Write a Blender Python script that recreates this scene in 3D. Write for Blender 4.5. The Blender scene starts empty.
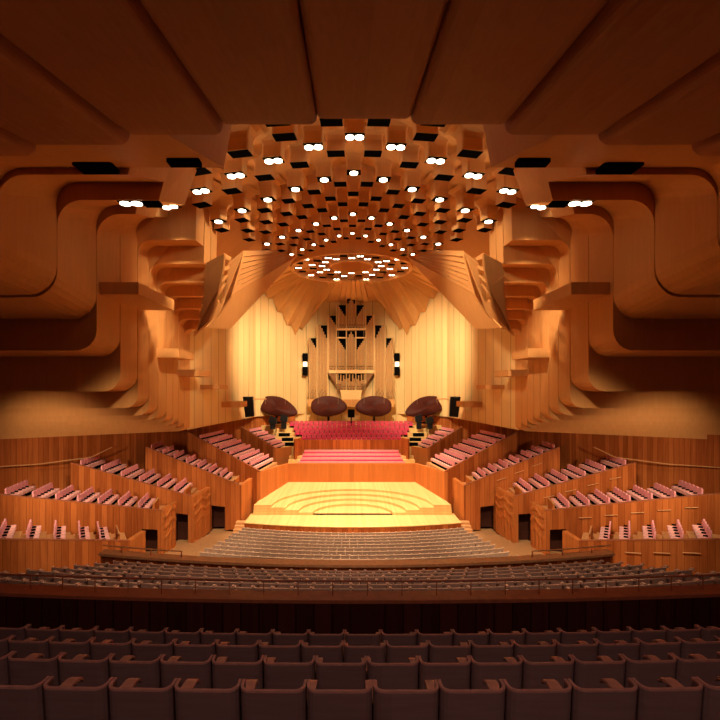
import bpy, math, random
from math import sin, cos, pi, sqrt, asin, atan2, radians as R_
random.seed(7)
SC = bpy.context.scene
COL = SC.collection
CZ = 12.0            # height of the camera above the lowest level
F = 480.0            # focal length in pixels of the 720 px frame
HY = 388.0           # horizon row

# ------------------------------------------------------------------ helpers
def ordw(n):
    w = ['first','second','third','fourth','fifth','sixth','seventh','eighth','ninth','tenth','eleventh','twelfth',
         'thirteenth','fourteenth','fifteenth','sixteenth','seventeenth','eighteenth','nineteenth','twentieth']
    if n < 20: return w[n]
    tens = {2:'twenty',3:'thirty',4:'forty'}[(n+1)//10]
    r = (n+1) % 10
    if r == 0: return {2:'twentieth',3:'thirtieth',4:'fortieth'}[(n+1)//10]
    return tens+'-'+w[r-1]

class MB:
    def __init__(s): s.v=[]; s.f=[]; s.m=[]
    def face(s, pts, mi=0):
        b=len(s.v); s.v+= [tuple(p) for p in pts]; s.f.append(tuple(range(b,b+len(pts)))); s.m.append(mi)
    def loft(s, A, B, mi=0, caps=True, mcap=None):
        n=len(A); b=len(s.v)
        s.v+=[tuple(p) for p in A]+[tuple(p) for p in B]
        for i in range(n):
            j=(i+1)%n
            s.f.append((b+i,b+j,b+n+j,b+n+i)); s.m.append(mi)
        if caps:
            mc = mi if mcap is None else mcap
            s.f.append(tuple(range(b+n-1,b-1,-1))); s.m.append(mc)
            s.f.append(tuple(range(b+n,b+2*n))); s.m.append(mc)
    def loops(s, L, mi=0, caps=True):
        n=len(L[0]); b=len(s.v)
        for l in L: s.v+=[tuple(p) for p in l]
        for k in range(len(L)-1):
            for i in range(n):
                j=(i+1)%n
                s.f.append((b+k*n+i,b+k*n+j,b+(k+1)*n+j,b+(k+1)*n+i)); s.m.append(mi)
        if caps:
            s.f.append(tuple(range(b+n-1,b-1,-1))); s.m.append(mi)
            q=b+(len(L)-1)*n
            s.f.append(tuple(range(q,q+n))); s.m.append(mi)
    def box(s,x0,x1,y0,y1,z0,z1,mi=0):
        s.loft([(x0,y0,z0),(x1,y0,z0),(x1,y1,z0),(x0,y1,z0)],[(x0,y0,z1),(x1,y0,z1),(x1,y1,z1),(x0,y1,z1)],mi)
    def rbox(s,x0,x1,y0,y1,z0,z1,r,mi=0,n=3):
        """box with rounded edges seen from above (rounded in plan) and chamfered top"""
        def lp(z,k):
            P=[]
            for cx,cy,a0 in ((x1-r,y1-r,0),(x0+r,y1-r,pi/2),(x0+r,y0+r,pi),(x1-r,y0+r,1.5*pi)):
                for i in range(n+1):
                    a=a0+i*pi/2/n; P.append((cx+(r-k)*cos(a),cy+(r-k)*sin(a),z))
            return P
        c=min(r*.6,(z1-z0)*.3)
        s.loops([lp(z0,c),lp(z0+c,0),lp(z1-c,0),lp(z1,c)],mi)
    def tube(s,p,q,r,n=8,mi=0,r2=None):
        r2 = r if r2 is None else r2
        d=[q[i]-p[i] for i in range(3)]; L=sqrt(sum(c*c for c in d)) or 1e-6
        d=[c/L for c in d]
        a=(0,0,1) if abs(d[2])<.9 else (1,0,0)
        u=[d[1]*a[2]-d[2]*a[1],d[2]*a[0]-d[0]*a[2],d[0]*a[1]-d[1]*a[0]]
        l=sqrt(sum(c*c for c in u)); u=[c/l for c in u]
        w=[d[1]*u[2]-d[2]*u[1],d[2]*u[0]-d[0]*u[2],d[0]*u[1]-d[1]*u[0]]
        A=[];B=[]
        for i in range(n):
            t=2*pi*i/n
            o=[u[k]*cos(t)+w[k]*sin(t) for k in range(3)]
            A.append([p[k]+o[k]*r for k in range(3)]); B.append([q[k]+o[k]*r2 for k in range(3)])
        s.loft(A,B,mi)
    def path(s,P,r,n=6,mi=0):
        for i in range(len(P)-1): s.tube(P[i],P[i+1],r,n,mi)
    def build(s,name,mats,parent=None,off=(0,0,0),smooth=False,ztop=True):
        """vertices are camera-relative; the mesh is stored relative to its parent's place (or to off)"""
        if not isinstance(mats,(list,tuple)): mats=[mats]
        me=bpy.data.meshes.new(name)
        if parent is not None and parent.get('_o') is not None:
            o=parent['_o']; ox,oy,oz=o[0],o[1],o[2]
        else: ox,oy,oz=off
        me.from_pydata([(x-ox,y-oy,z-oz) for x,y,z in s.v],[],s.f)
        for m in mats: me.materials.append(m)
        me.polygons.foreach_set('material_index',s.m)
        if smooth: me.polygons.foreach_set('use_smooth',[True]*len(s.f))
        me.validate()
        ob=bpy.data.objects.new(name,me); COL.objects.link(ob)
        if parent is not None:
            ob.parent=parent
        else:
            ob.location=(ox,oy,oz+CZ)
        return ob

def clean_normals():
    import bmesh
    done=set()
    for o in bpy.data.objects:
        if o.type=='MESH' and o.data.name not in done:
            done.add(o.data.name)
            bm=bmesh.new(); bm.from_mesh(o.data)
            bmesh.ops.recalc_face_normals(bm,faces=bm.faces)
            bm.to_mesh(o.data); bm.free()

def tag(o,label,cat,group=None,kind=None):
    o['label']=label; o['category']=cat
    if group: o['group']=group
    if kind: o['kind']=kind
    return o
def thing(name,label,cat,o=(0,0,0),group=None,kind=None,rz=0,local=False):
    e=bpy.data.objects.new(name,None); COL.objects.link(e)
    e.location=(o[0],o[1],o[2]+CZ); e.rotation_euler=(0,0,rz); e.empty_display_size=.2
    e['_o']=(0.,0.,0.) if local else tuple(float(c) for c in o)
    return tag(e,label,cat,group,kind)
def dup(root,loc,rz,label,group):
    r=root.copy(); COL.objects.link(r); r.location=(loc[0],loc[1],loc[2]+CZ); r.rotation_euler=(0,0,rz)
    r['label']=label; r['group']=group
    for ch in list(root.children):
        c=ch.copy(); COL.objects.link(c); c.parent=r
        for g in list(ch.children):
            d=g.copy(); COL.objects.link(d); d.parent=c
    return r

# ------------------------------------------------------------------ materials
def newmat(name,rough=.5,spec=.3):
    m=bpy.data.materials.new(name); m.use_nodes=True
    nt=m.node_tree; b=nt.nodes['Principled BSDF']
    b.inputs['Roughness'].default_value=rough
    b.inputs['Specular IOR Level'].default_value=spec*.5
    return m,nt,b
def N(nt,t,**k):
    n=nt.nodes.new(t)
    for a,v in k.items(): setattr(n,a,v)
    return n
def math_(nt,op,a,b=None):
    n=N(nt,'ShaderNodeMath',operation=op)
    for i,x in enumerate((a,b)):
        if x is None: continue
        if hasattr(x,'is_linked') or hasattr(x,'links'): nt.links.new(x,n.inputs[i])
        else: n.inputs[i].default_value=x
    return n.outputs[0]
def plain(name,c,rough=.6,spec=.3,vary=.12,scale=8):
    m,nt,b=newmat(name,rough,spec)
    g=N(nt,'ShaderNodeTexCoord'); no=N(nt,'ShaderNodeTexNoise'); no.inputs['Scale'].default_value=scale
    nt.links.new(g.outputs['Object'],no.inputs['Vector'])
    r=N(nt,'ShaderNodeValToRGB')
    r.color_ramp.elements[0].color=(*[x*(1-vary) for x in c],1); r.color_ramp.elements[1].color=(*[min(1,x*(1+vary)) for x in c],1)
    r.color_ramp.elements[0].position=.3; r.color_ramp.elements[1].position=.7
    nt.links.new(no.outputs['Fac'],r.inputs['Fac']); nt.links.new(r.outputs['Color'],b.inputs['Base Color'])
    return m
def boards(name,c0,c1,width,stretch=(6,6,.35),seam=0.0,rough=.45,coord='wall',contrast=1.0,seamw=.03):
    """timber: fine grain along the board, per-board tone, optional dark joints"""
    m,nt,b=newmat(name,rough+.1,.12)
    geo=N(nt,'ShaderNodeNewGeometry'); sp=N(nt,'ShaderNodeSeparateXYZ')
    nt.links.new(geo.outputs['Position'],sp.inputs[0])
    ax=math_(nt,'ABSOLUTE',sp.outputs[0])
    if coord=='wall': s=math_(nt,'SUBTRACT',math_(nt,'MULTIPLY',ax,.8),math_(nt,'MULTIPLY',sp.outputs[1],.6))
    elif coord=='x': s=math_(nt,'ADD',sp.outputs[0],0.)
    else: s=math_(nt,'ADD',sp.outputs[1],0.)
    q=math_(nt,'DIVIDE',s,width); fl=math_(nt,'FLOOR',q)
    wn=N(nt,'ShaderNodeTexWhiteNoise',noise_dimensions='1D'); nt.links.new(fl,wn.inputs['W'])
    mp=N(nt,'ShaderNodeMapping'); mp.inputs['Scale'].default_value=stretch
    nt.links.new(geo.outputs['Position'],mp.inputs['Vector'])
    no=N(nt,'ShaderNodeTexNoise'); no.inputs['Scale'].default_value=1.6; no.inputs['Detail'].default_value=5; no.inputs['Distortion'].default_value=.6
    nt.links.new(mp.outputs[0],no.inputs['Vector'])
    f=math_(nt,'ADD',math_(nt,'MULTIPLY',no.outputs['Fac'],.75*contrast),math_(nt,'MULTIPLY',wn.outputs['Value'],.45*contrast))
    r=N(nt,'ShaderNodeValToRGB'); r.color_ramp.elements[0].color=(*c0,1); r.color_ramp.elements[1].color=(*c1,1)
    r.color_ramp.elements[0].position=.3*contrast; r.color_ramp.elements[1].position=.85*contrast
    nt.links.new(f,r.inputs['Fac'])
    out=r.outputs['Color']
    if seam>0:
        fr=math_(nt,'FRACT',q); lt=math_(nt,'LESS_THAN',fr,seamw)
        mx=N(nt,'ShaderNodeMix',data_type='RGBA'); mx.inputs[7].default_value=(*[x*(1-seam) for x in c0],1)
        nt.links.new(lt,mx.inputs[0]); nt.links.new(out,mx.inputs[6]); out=mx.outputs[2]
    nt.links.new(out,b.inputs['Base Color'])
    return m
def emit(name,c,st):
    m,nt,b=newmat(name,.4)
    b.inputs['Base Color'].default_value=(*c,1); b.inputs['Emission Color'].default_value=(*c,1); b.inputs['Emission Strength'].default_value=st
    return m

M={}
M['brush']=boards('brush_box_timber',(.30,.075,.018),(.54,.165,.045),.32,seam=.35,seamw=.06)
M['brushend']=boards('brush_box_flat',(.48,.16,.045),(.60,.21,.06),.6,stretch=(3,3,.3))
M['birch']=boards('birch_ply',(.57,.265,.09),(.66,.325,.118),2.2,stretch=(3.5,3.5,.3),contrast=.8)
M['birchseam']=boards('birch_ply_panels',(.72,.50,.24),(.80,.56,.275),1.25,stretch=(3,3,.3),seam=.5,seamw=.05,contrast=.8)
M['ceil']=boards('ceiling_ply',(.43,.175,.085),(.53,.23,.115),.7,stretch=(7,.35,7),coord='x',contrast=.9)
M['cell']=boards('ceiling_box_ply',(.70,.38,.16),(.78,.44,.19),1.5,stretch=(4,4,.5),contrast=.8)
M['pleat']=boards('pleat_ply',(.50,.25,.09),(.58,.31,.115),2.2,stretch=(3.5,3.5,.3),contrast=.8)
M['stage']=boards('stage_floor_maple',(.76,.50,.21),(.86,.60,.27),.18,stretch=(8,.5,8),coord='x',contrast=.8,rough=.35)
M['aisle']=plain('aisle_floor',(.42,.23,.11),.6)
M['dark']=plain('dark_timber_back',(.06,.018,.012),.6)
M['shadedwall']=boards('shaded_parapet_boards',(.045,.012,.009),(.09,.024,.016),.25,seam=.5,seamw=.08)  # parapet face is in shade; the shade is put into this dark colour
M['rail']=plain('handrail_timber',(.38,.125,.06),.4)
M['cap']=plain('pale_timber_cap',(.62,.33,.15),.45)
M['black']=plain('black_paint',(.004,.0035,.0035),.9,.0)
M['blackgloss']=plain('black_cabinet',(.012,.012,.014),.35,.4)
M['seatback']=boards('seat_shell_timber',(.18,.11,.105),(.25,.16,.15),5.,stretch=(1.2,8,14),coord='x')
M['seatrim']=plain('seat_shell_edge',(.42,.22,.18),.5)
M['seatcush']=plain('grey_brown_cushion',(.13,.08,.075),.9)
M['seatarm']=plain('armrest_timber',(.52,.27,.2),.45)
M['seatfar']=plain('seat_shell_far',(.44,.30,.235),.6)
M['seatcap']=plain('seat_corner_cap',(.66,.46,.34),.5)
M['pink']=plain('pink_wool',(.82,.36,.43),.9,.1)
M['pinklight']=plain('pale_pink_wool',(.90,.50,.52),.9,.1)
M['magenta']=plain('magenta_wool',(.72,.06,.16),.9,.1)
M['red']=plain('crimson_wool',(.60,.10,.15),.9,.1)
M['benchpink']=plain('bench_back_pink',(.9,.42,.42),.9,.1)
M['petal']=plain('maroon_reflector',(.055,.011,.008),.55,.2)
M['pipe']=plain('organ_pipe_metal',(.52,.30,.13),.35,.5)
M['pipedark']=plain('organ_pipe_mouth',(.10,.05,.03),.6)
M['pipebracket']=plain('organ_bracket',(.24,.11,.045),.5)
M['case']=plain('organ_case_edge',(.78,.52,.24),.45)
M['lamp']=emit('lamp_glow',(1.,.84,.6),8.)
M['lampdim']=emit('lamp_glow_small',(1.,.85,.6),1.3)
M['cable']=plain('steel_cable',(.45,.3,.16),.5)

# ------------------------------------------------------------------ fillet profile of the stepped side walls
def arcpts(cx,cz,r,a0,a1,n=6):
    return [(cx+r*cos(a0+(a1-a0)*i/n),cz+r*sin(a0+(a1-a0)*i/n)) for i in range(n+1)]

# k: d_near, z_bot, z_top at near edge, rise of the top, inner limit, outward tilt, X
LAY=[(-3.0 ,5.2, 3.6 ,.0  ,-9.4,0 ,-13.5),   # behind the camera
     (10.3,4.9, 5.9 ,2.35,-5.0,0 ,-13.5),
     (18.0,4.45,8.0 ,1.3 ,-8.6,0 ,-13.5),
     (21.7,4.1 ,8.5 ,1.05,-8.9,0 ,-13.5),
     (25.1,1.95,9.1 ,.7 ,-11.5,0 ,-13.5),
     (27.7,-.2,9.9 ,.75 ,-11.6,.02,-13.5),
     (30.0,-1.25,9.25,.1,-9.9,.10,-13.5),
     (31.7,-1.8,8.2 ,.1 ,-9.9,.20,-13.5),
     (33.2,-2.2,7.3 ,.1 ,-9.9,.30,-13.5),
     (34.7,-2.5,6.65,.1 ,-10.7,.38,-13.5),
     (36.0,-2.8,5.95,.1 ,-11.4,.46,-13.5),
     (37.2,-3.1,5.35,.1 ,-11.9,.52,-13.5),
     (38.5,-3.45,4.75,.1,-12.3,.60,-13.5),
     (39.9,None,None,None,None,.6,None)]

def side_walls(sg,name,word):
    w=thing(name,'tall stepped birch-panelled upper wall on the %s of the hall'%word,'wall',(sg*14,30,-3.4),kind='structure')
    for k in range(len(LAY)-1):
        d0,zb,zt,rise,xi,s,X=LAY[k]
        d1=LAY[k+1][0]-(.07 if k>3 else .04); s1=LAY[k+1][5]
        rb=[.9,1.2,1.25,1.2,1.1,1.,.8,.7,.6,.55,.5,.45,.4][k]
        rt=[.5,1.,1.,1.1,1.2,1.,.8,.7,.65,.6,.5,.5,.5][k]
        zmax=[6.,13.6,12.8,12.4,12.,12.,12.6,12.4,12.3,12.,12.,12.,12.][k]; zdrop=[0,.3,.25,.5,.15,0,0,0,0,0,0,0,0][k]
        XO=-27.
        def prof(dz):
            zq=zb-(zdrop if dz>0 else 0)
            P=[(XO,zq)]
            P+=arcpts(X-rb,zq+rb,rb,-pi/2,0)
            P+=arcpts(X+rt,zt+dz-rt,rt,pi,pi/2)
            P+=[(xi,zt+dz),(xi+(1.0 if k<5 else .1),zmax),(XO,zmax)]
            return P
        A=[(sg*-1*x*-1 if False else (x if sg<0 else -x), d0+s*min(0,x-X), z) for x,z in prof(0)]
        B=[((x if sg<0 else -x), d1+s1*min(0,x-X), z) for x,z in prof(rise)]
        m=MB(); m.loft(A,B)
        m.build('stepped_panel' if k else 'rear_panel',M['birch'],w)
    m=MB(); a,b=(-27,-13.9) if sg<0 else (13.9,27)
    for k in range(5,13):
        d=LAY[k+1][0]; m.box(min(sg*13.62,sg*14.2),max(sg*13.62,sg*14.2),d-.1,d+.04,LAY[k][1]+.6,LAY[k][2]-.2)
    m.build('joint_backing',M['dark'],w)
    # projecting ledges
    for (xa,xb,z0,z1,da,db) in ((-14.3,-11.45,4.95,5.6,25.4,30.6),(-14.2,-12.0,2.1,2.72,33.0,36.2),(-14.2,-11.95,.92,1.42,37.,40.4),
                              (-14.4,-11.65,-.1,.28,42.,45.),(-13.6,-10.9,-1.9,-1.35,47.,50.)):
        m=MB(); a,b=(xa,xb) if sg<0 else (-xb,-xa)
        m.box(a,b,da,db,z0,z1); m.build('ledge',M['birch'],w)
    # lit panelled choir walls
    pl=[(-13.6,39.4),(-12.9,46),(-11.5,57.8),(-7.2,63.4),(-6.2,64.2)]
    m=MB()
    for i in range(len(pl)-1):
        (xa,da),(xb,db)=pl[i],pl[i+1]
        f=(lambda x:x) if sg<0 else (lambda x:-x)
        m.loft([(f(xa),da,-3.45),(f(xb),db,-3.45),(f(xb)-.4*(1 if sg<0 else -1),db+.4,-3.45),(f(xa)-.4*(1 if sg<0 else -1),da+.4,-3.45)],
               [(f(xa),da,15),(f(xb),db,15),(f(xb)-.4*(1 if sg<0 else -1),db+.4,15),(f(xa)-.4*(1 if sg<0 else -1),da+.4,15)])
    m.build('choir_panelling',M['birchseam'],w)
    # lower brush box wall
    lw=thing(name+'_lower','reddish brush box timber lower wall behind the %s seating boxes'%word,'wall',(sg*18,40,-11),kind='structure')
    pl=[(-26,-6),(-26,30.2),(-23.2,32.9),(-17.9,39.6),(-15.4,45.5),(-12.1,57.5),(-7.4,63.8)]
    m=MB()
    for i in range(len(pl)-1):
        (xa,da),(xb,db)=pl[i],pl[i+1]
        f=(lambda x:x) if sg<0 else (lambda x:-x)
        L=sqrt((xb-xa)**2+(db-da)**2); nx,ny=-(db-da)/L*.3,(xb-xa)/L*.3
        q=[(f(xa),da),(f(xb),db),(f(xb+nx),db+ny),(f(xa+nx),da+ny)]
        m.loft([(x,y,-12) for x,y in q],[(x,y,-2.9) for x,y in q])
    m.build('timber_panelling',M['brush'],lw)
    return w
side_walls(-1,'wall_left','left')
side_walls(1,'wall_right','right')

# back wall with organ, rear wall behind camera
m=MB(); m.box(-7.6,7.6,64.2,64.6,-5.2,14.5)
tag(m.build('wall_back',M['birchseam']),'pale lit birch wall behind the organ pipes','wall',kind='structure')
m=MB(); m.box(-27,27,-6.4,-6,-6,7)
tag(m.build('wall_rear',M['brush']),'timber wall at the rear of the circle behind the viewer','wall',kind='structure')

# ------------------------------------------------------------------ ceiling
ce=thing('ceiling','timber hall ceiling with wide rear panels and a high vault over the stalls','ceiling',(0,20,12),kind='structure')
edges=[-9.2,-7.12,-5.07,-3.03,-1.0,1.0,3.03,5.07,7.12,9.2]
for i in range(9):
    x0,x1=edges[i],edges[i+1]
    a=abs(i-4); dzc=[0,.10,.30,.50,.72][a]; dend=[10.25,10.3,10.35,10.4,10.45][a]
    r=.15
    # cross-section: slab with rounded lower edges
    P=[(x0+.0,.6)]+[(x,z) for x,z in arcpts(x0+r,r,r,pi,1.5*pi,4)]+[(x,z) for x,z in arcpts(x1-r,r,r,1.5*pi,2*pi,4)]+[(x1,.6)]
    m=MB()
    def zz(d): return 5.69-dzc+.17*(d-10.3)
    L=[]
    for d,dz in ((-6,0),(4,0),(9.9,0),(dend-.12,.02),(dend-.03,.08),(dend,.2)):
        L.append([(x,d,z+zz(d)+ (dz if z<.3 else 0)) for x,z in P])
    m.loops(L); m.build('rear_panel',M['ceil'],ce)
# cover above the panels / grooves and outward
m=MB(); m.loft([(-9.3,-6,3.4),(9.3,-6,3.4),(9.3,10.2,6.15),(-9.3,10.2,6.15)],[(-9.3,-6,3.9),(9.3,-6,3.9),(9.3,10.2,7),(-9.3,10.2,7)])
m.build('panel_backing',M['dark'],ce)
def vz(x): return 14.8-.28*sqrt(x*x+1.2)
xs=[-15+i*1.25 for i in range(25)]
m=MB()
lo=[(x,vz(x)) for x in xs]; up=[(x,vz(x)+.4) for x in reversed(xs)]
m.loft([(x,10.2,z) for x,z in lo+up],[(x,64.3,z) for x,z in lo+up])
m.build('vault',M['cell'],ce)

# pleated fan over the choir, both sides of the organ
for sg,wd in ((-1,'left'),(1,'right')):
    m=MB(); n=8
    ring=[]; wall=[]
    tgt=[(-11.6,53.5,13.2),(-11.3,57.4,12.6),(-10.1,59.4,11.7),(-8.8,61.1,9.6),(-7.4,62.8,7.6),(-6.3,63.6,8.6),(-5.6,63.9,9.8)]
    NP=(n*2)+1
    for i in range(NP):
        t=i/(NP-1)
        a=pi*(1.02+ -.44*t)     # angle around the crown, from the side to the back
        rx,ry=-6.1*abs(cos(a)),52+6.1*sin(pi*.5*t)*1.0
        q=t*(len(tgt)-1); j=min(int(q),len(tgt)-2); u=q-j
        w=[tgt[j][k]*(1-u)+tgt[j+1][k]*u for k in range(3)]
        dz=-.8 if i%2 else 0.
        ring.append((rx,ry,13.0+dz*.3)); wall.append((w[0],w[1],w[2]+dz))
    g=-1 if sg>0 else 1
    for i in range(NP-1):
        A,B,C,D=ring[i],wall[i],wall[i+1],ring[i+1]
        lo=[(g*p[0],p[1],p[2]) for p in (A,B,C,D)]
        m.loft(lo,[(x,y,z+.25) for x,y,z in lo])
    m.build('pleated_fan',M['pleat'],ce)
# sloping boards above the organ
m=MB()
for i in range(14):
    x0=-5.6+i*.8; x1=x0+.74
    z0=12.9; dz=.12*(i%2)
    m.loft([(x0*.62,57.6,z0-dz),(x1*.62,57.6,z0-dz),(x1,64.1,11.6-dz),(x0,64.1,11.6-dz)],
           [(x0*.62,57.6,z0+.3),(x1*.62,57.6,z0+.3),(x1,64.1,12.),(x0,64.1,12.)])
m.build('choir_soffit',M['cell'],ce)

# ------------------------------------------------------------------ ceiling drop boxes with lamps and vents
DC=52.
def drop(name,x,d,z,w,l,h,ang,kind,label,group):
    """timber box hanging from the vault; black underside, with lamps or open"""
    t=thing(name,label,'ceiling light' if kind else 'ceiling vent',(x,d,z),group,rz=ang,local=True)
    m=MB()
    def lp(k,zz,e=.12):
        a,b=w/2+k,l/2+k; P=[]
        r=.14
        for cx,cy,a0 in ((a-r,b-r,0),(-a+r,b-r,pi/2),(-a+r,-b+r,pi),(a-r,-b+r,1.5*pi)):
            for i in range(4):
                q=a0+i*pi/6; P.append((cx+r*cos(q),cy+r*sin(q),zz))
        return P
    m.loops([lp(0,0),lp(0,h*.55),lp(.06,h*.78),lp(.22,h*.95),lp(.5,h+.1)],caps=False)
    m.face(list(reversed(lp(0,.0))))
    m.build('timber_box',M['cell'],t,smooth=False)
    m=MB(); m.box(-w/2+.03,w/2-.03,-l/2+.03,l/2-.03,-.03,-.005); m.build('black_underside',M['black'],t)
    if kind:
        pos=[0] if kind==1 else [-w*.23,w*.23]
        r=min(w*.21 if kind==2 else w*.27,l*.36)
        for p in pos:
            m=MB(); m.tube((p,0,-.10),(p,0,-.03),r*1.0,14); m.build('lamp',M['lamp'],t)
    return t
def cz_(x): return 13.68-.28*sqrt(x*x+.3)
rings=[ # radius, angle step, offset, count each side, lamps, words
 (29.5,4.86,.5,1,0,'rearmost vent ring'),
 (28.0,4.86,.5,3,0,'vent ring outside the outermost lamps'),
 (26.2,4.86,0,5,2,'outermost lamp ring'),
 (24.7,4.86,.5,4,0,'vent ring inside the outermost lamps'),
 (23.3,4.86,0,0,0,None),
 (21.9,4.86,0,5,1,'second lamp ring'),
 (20.5,4.86,.5,5,0,'vent ring inside the second lamps'),
 (18.6,4.9,0,5,0,'plain ring halfway to the third lamps'),
 (17.0,5.1,.5,5,0,'vent ring outside the third lamps'),
 (14.8,5.6,0,5,1,'third lamp ring'),
 (13.5,5.9,.5,5,0,'vent ring inside the third lamps'),
 (12.0,6.2,0,5,0,'plain ring outside the fourth lamps'),
 (10.2,6.5,0,5,1,'fourth lamp ring'),
 (8.9,7.2,.5,4,0,'innermost vent ring outside the crown')]
for (r,st,off,nn,lm,wd) in rings:
    if wd is None: continue
    ks=[k for k in range(-nn-(1 if off else 0),nn+1)]
    for k in ks:
        th=R_((k+off)*st)
        x=r*sin(th); d=DC-r*cos(th)
        z=cz_(x); w=r*R_(st)*.5
        h=vz(x)-z+.05
        if k+off==0: pos='on the centre line'
        else:
            n=int(abs(k+off)-.01) if off else abs(k+off)-1
            pos='%s %s of centre'%(ordw(int(n)),'left' if k+off<0 else 'right')
        nm='ceiling_light' if lm else 'ceiling_vent'
        kd={2:'twin ceiling lamps',1:'single ceiling lamp',0:'black ceiling vent'}[lm]
        drop(nm,x,d,z,max(w,.55),.78 if r>15 else .62,h,th*1.0,lm,'%s, %s, %s'%(kd,wd,pos),wd)
# side lamps and vents set flush into the stepped soffits
for sg,wd in ((-1,'left'),(1,'right')):
    for (hw,y,d,w,l,lm,txt) in ((224.5,202,22.3,1.1,.7,2,'biggest twin lamp, in the soffit beside the %s stepped wall'),
                              (203,204.5,22.3,.75,.5,0,'small black vent beside the biggest twin lamp on the %s'),
                              (261.5,168,17.1,1.3,.75,0,'large black vent in the rear ceiling nearest the %s wall'),
                              (174,163,16.1,1.05,.42,0,'large black vent in the rear ceiling, second from the %s wall')):
        x=sg*hw*d/F; z=(HY-y)*d/F-.02
        t=thing('ceiling_light' if lm else 'ceiling_vent',txt%wd,'ceiling light' if lm else 'ceiling vent',(x,d,z),'flush lamps and vents in the side soffits',local=True)
        m=MB(); m.box(-w/2,w/2,-l/2,l/2,-.04,.12); m.build('black_panel',M['black'],t)
        if lm:
            for p in (-w*.24,w*.24):
                m=MB(); m.tube((p,0,-.09),(p,0,-.04),.25,14); m.build('lamp',M['lamp'],t)
# crown
cr=thing('crown_rig','round crown of small lamps hanging above the stage','lighting rig',(0,DC,13.2))
def ringmesh(r0,r1,z0,z1,n=40):
    m=MB()
    P=[[(r*cos(2*pi*i/n),DC+r*sin(2*pi*i/n),z) for i in range(n)] for r,z in ((r0,z0),(r1,z0),(r1,z1),(r0,z1),(r0,z0))]
    m.loops(P,caps=False); return m
ringmesh(6.3,6.6,12.75,14.6).build('outer_ring',M['cell'],cr)
ringmesh(2.2,2.4,13.1,14.6).build('inner_ring',M['cell'],cr)
for r,n,z,o in ((5.75,20,13.05,0),(4.3,16,13.15,.5),(3.2,12,13.25,0)):
    for i in range(n):
        a=2*pi*(i+o)/n; x,y=r*cos(a),DC+r*sin(a)
        m=MB(); m.rbox(x-.42,x+.42,y-.36,y+.36,z,14.4,.15); m.box(x-.38,x+.38,y-.32,y+.32,z-.02,z-.002,1)
        b=m.build('crown_box',[M['cell'],M['black']],cr)
        if (i%2==0) or r<4:
            m=MB()
            for dx in (-.18,.18): m.tube((x+dx,y,z-.07),(x+dx,y,z-.02),.15,10)
            q=m.build('crown_lamp',M['lamp'],cr)

# ------------------------------------------------------------------ saw-toothed reflector fans beside the stage
def fan(sg,label,dn,right,left,split,K,dk,nt,panel):
    """louvred reflector: a saw-toothed near end, blades fanning to a far point and a plain lower panel"""
    def P(pt,d): return (sg*(351.8-pt[0])*d/F,d,(HY-pt[1])*d/F)
    t=thing('fan_reflector',label,'acoustic reflector',P(left[-1],dn),'saw-toothed reflector fans')
    near=[P(p,dn+.25*abs(p[0]-left[0][0])/14) for p in right]+[P(p,dn) for p in reversed(left)]
    m=MB(); m.loft(near,[(x-sg*.05,y+.2,z) for x,y,z in near]); m.build('saw_toothed_end',M['birch'],t)
    top=right[:split+1]
    def along(u):
        L=[0.]
        for a,b in zip(top,top[1:]): L.append(L[-1]+sqrt((b[0]-a[0])**2+(b[1]-a[1])**2))
        q=u*L[-1]
        for i in range(len(top)-1):
            if q<=L[i+1]+1e-9:
                f=(q-L[i])/(L[i+1]-L[i]); a,b=top[i],top[i+1]
                return (a[0]+(b[0]-a[0])*f,a[1]+(b[1]-a[1])*f)
    for i in range(nt):
        fr=.74 if nt>6 else .3
        a,b=along(i/nt),along((i+fr)/nt)
        k0=(K[0]-2*i/nt,K[1]+8*i/nt); k1=(K[0]-2*(i+fr)/nt,K[1]+8*(i+fr)/nt)
        q=[P((a[0]-1,a[1]),dn+.9),P((b[0]-1,b[1]+1),dn+.22),P(k1,dk-.1),P(k0,dk+.25)]
        m=MB(); m.loft(q,[(x,y+.35,z+.12) for x,y,z in q]); m.build('louvre',M['birch'],t)
    import mathutils
    a3=[mathutils.Vector(P(p,d)) for p,d in panel[:3]]
    nn=(a3[1]-a3[0]).cross(a3[2]-a3[0])
    pts=[]
    for p,_ in panel:                       # keep the plain panel flat
        ray=mathutils.Vector(P(p,1.)); pts.append(tuple(ray*(a3[0].dot(nn)/ray.dot(nn))))
    pts=pts[3:]
    m=MB()
    m.loft(pts,[(x+sg*.1,y+.2,z+.22) for x,y,z in pts]); m.build('lower_panel',M['birch'],t)
for sg,wd in ((-1,'left'),(1,'right')):
    # pixel outlines are those of the left half
    fan(sg,'larger saw-toothed birch reflector fan on the %s, nearer the crown'%wd,33.,
        [(242,251),(238,268),(232.5,285.6),(229.5,296),(219,312),(214.5,317)],
        [(228,261),(225,267.5),(226.9,270),(223.4,279.5),(225.4,282),(221.6,291),(223.6,294),(218.5,304),(213.5,317.5)],3,(296,250),47.,7,
        [((214,317.5),33.3),((229,329),36.),((295,258.5),46.8),((230,295),0),((214,317.5),0),((204,328),0),((229,329),0),((284,271),0),((295.5,257),0)])
    fan(sg,'smaller saw-toothed birch reflector fan on the %s, nearer the side wall'%wd,29.6,
        [(222,253.5),(221,268),(216.7,288),(212,308),(206.5,321),(191.8,335)],
        [(204.6,262.5),(200.8,274),(203.2,277),(199.6,289),(202.6,291),(198.4,302),(201,304),(196.3,316),(198.8,318.5),(191,336)],3,(236,262),36.5,4,
        [((192,335.5),29.8),((206,330),31.),((232,292),33.2),((214,300),0),((206.5,321),0),((192,335.5),0),((203,328),0),((214,317),0),((219,304),0)])

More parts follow.
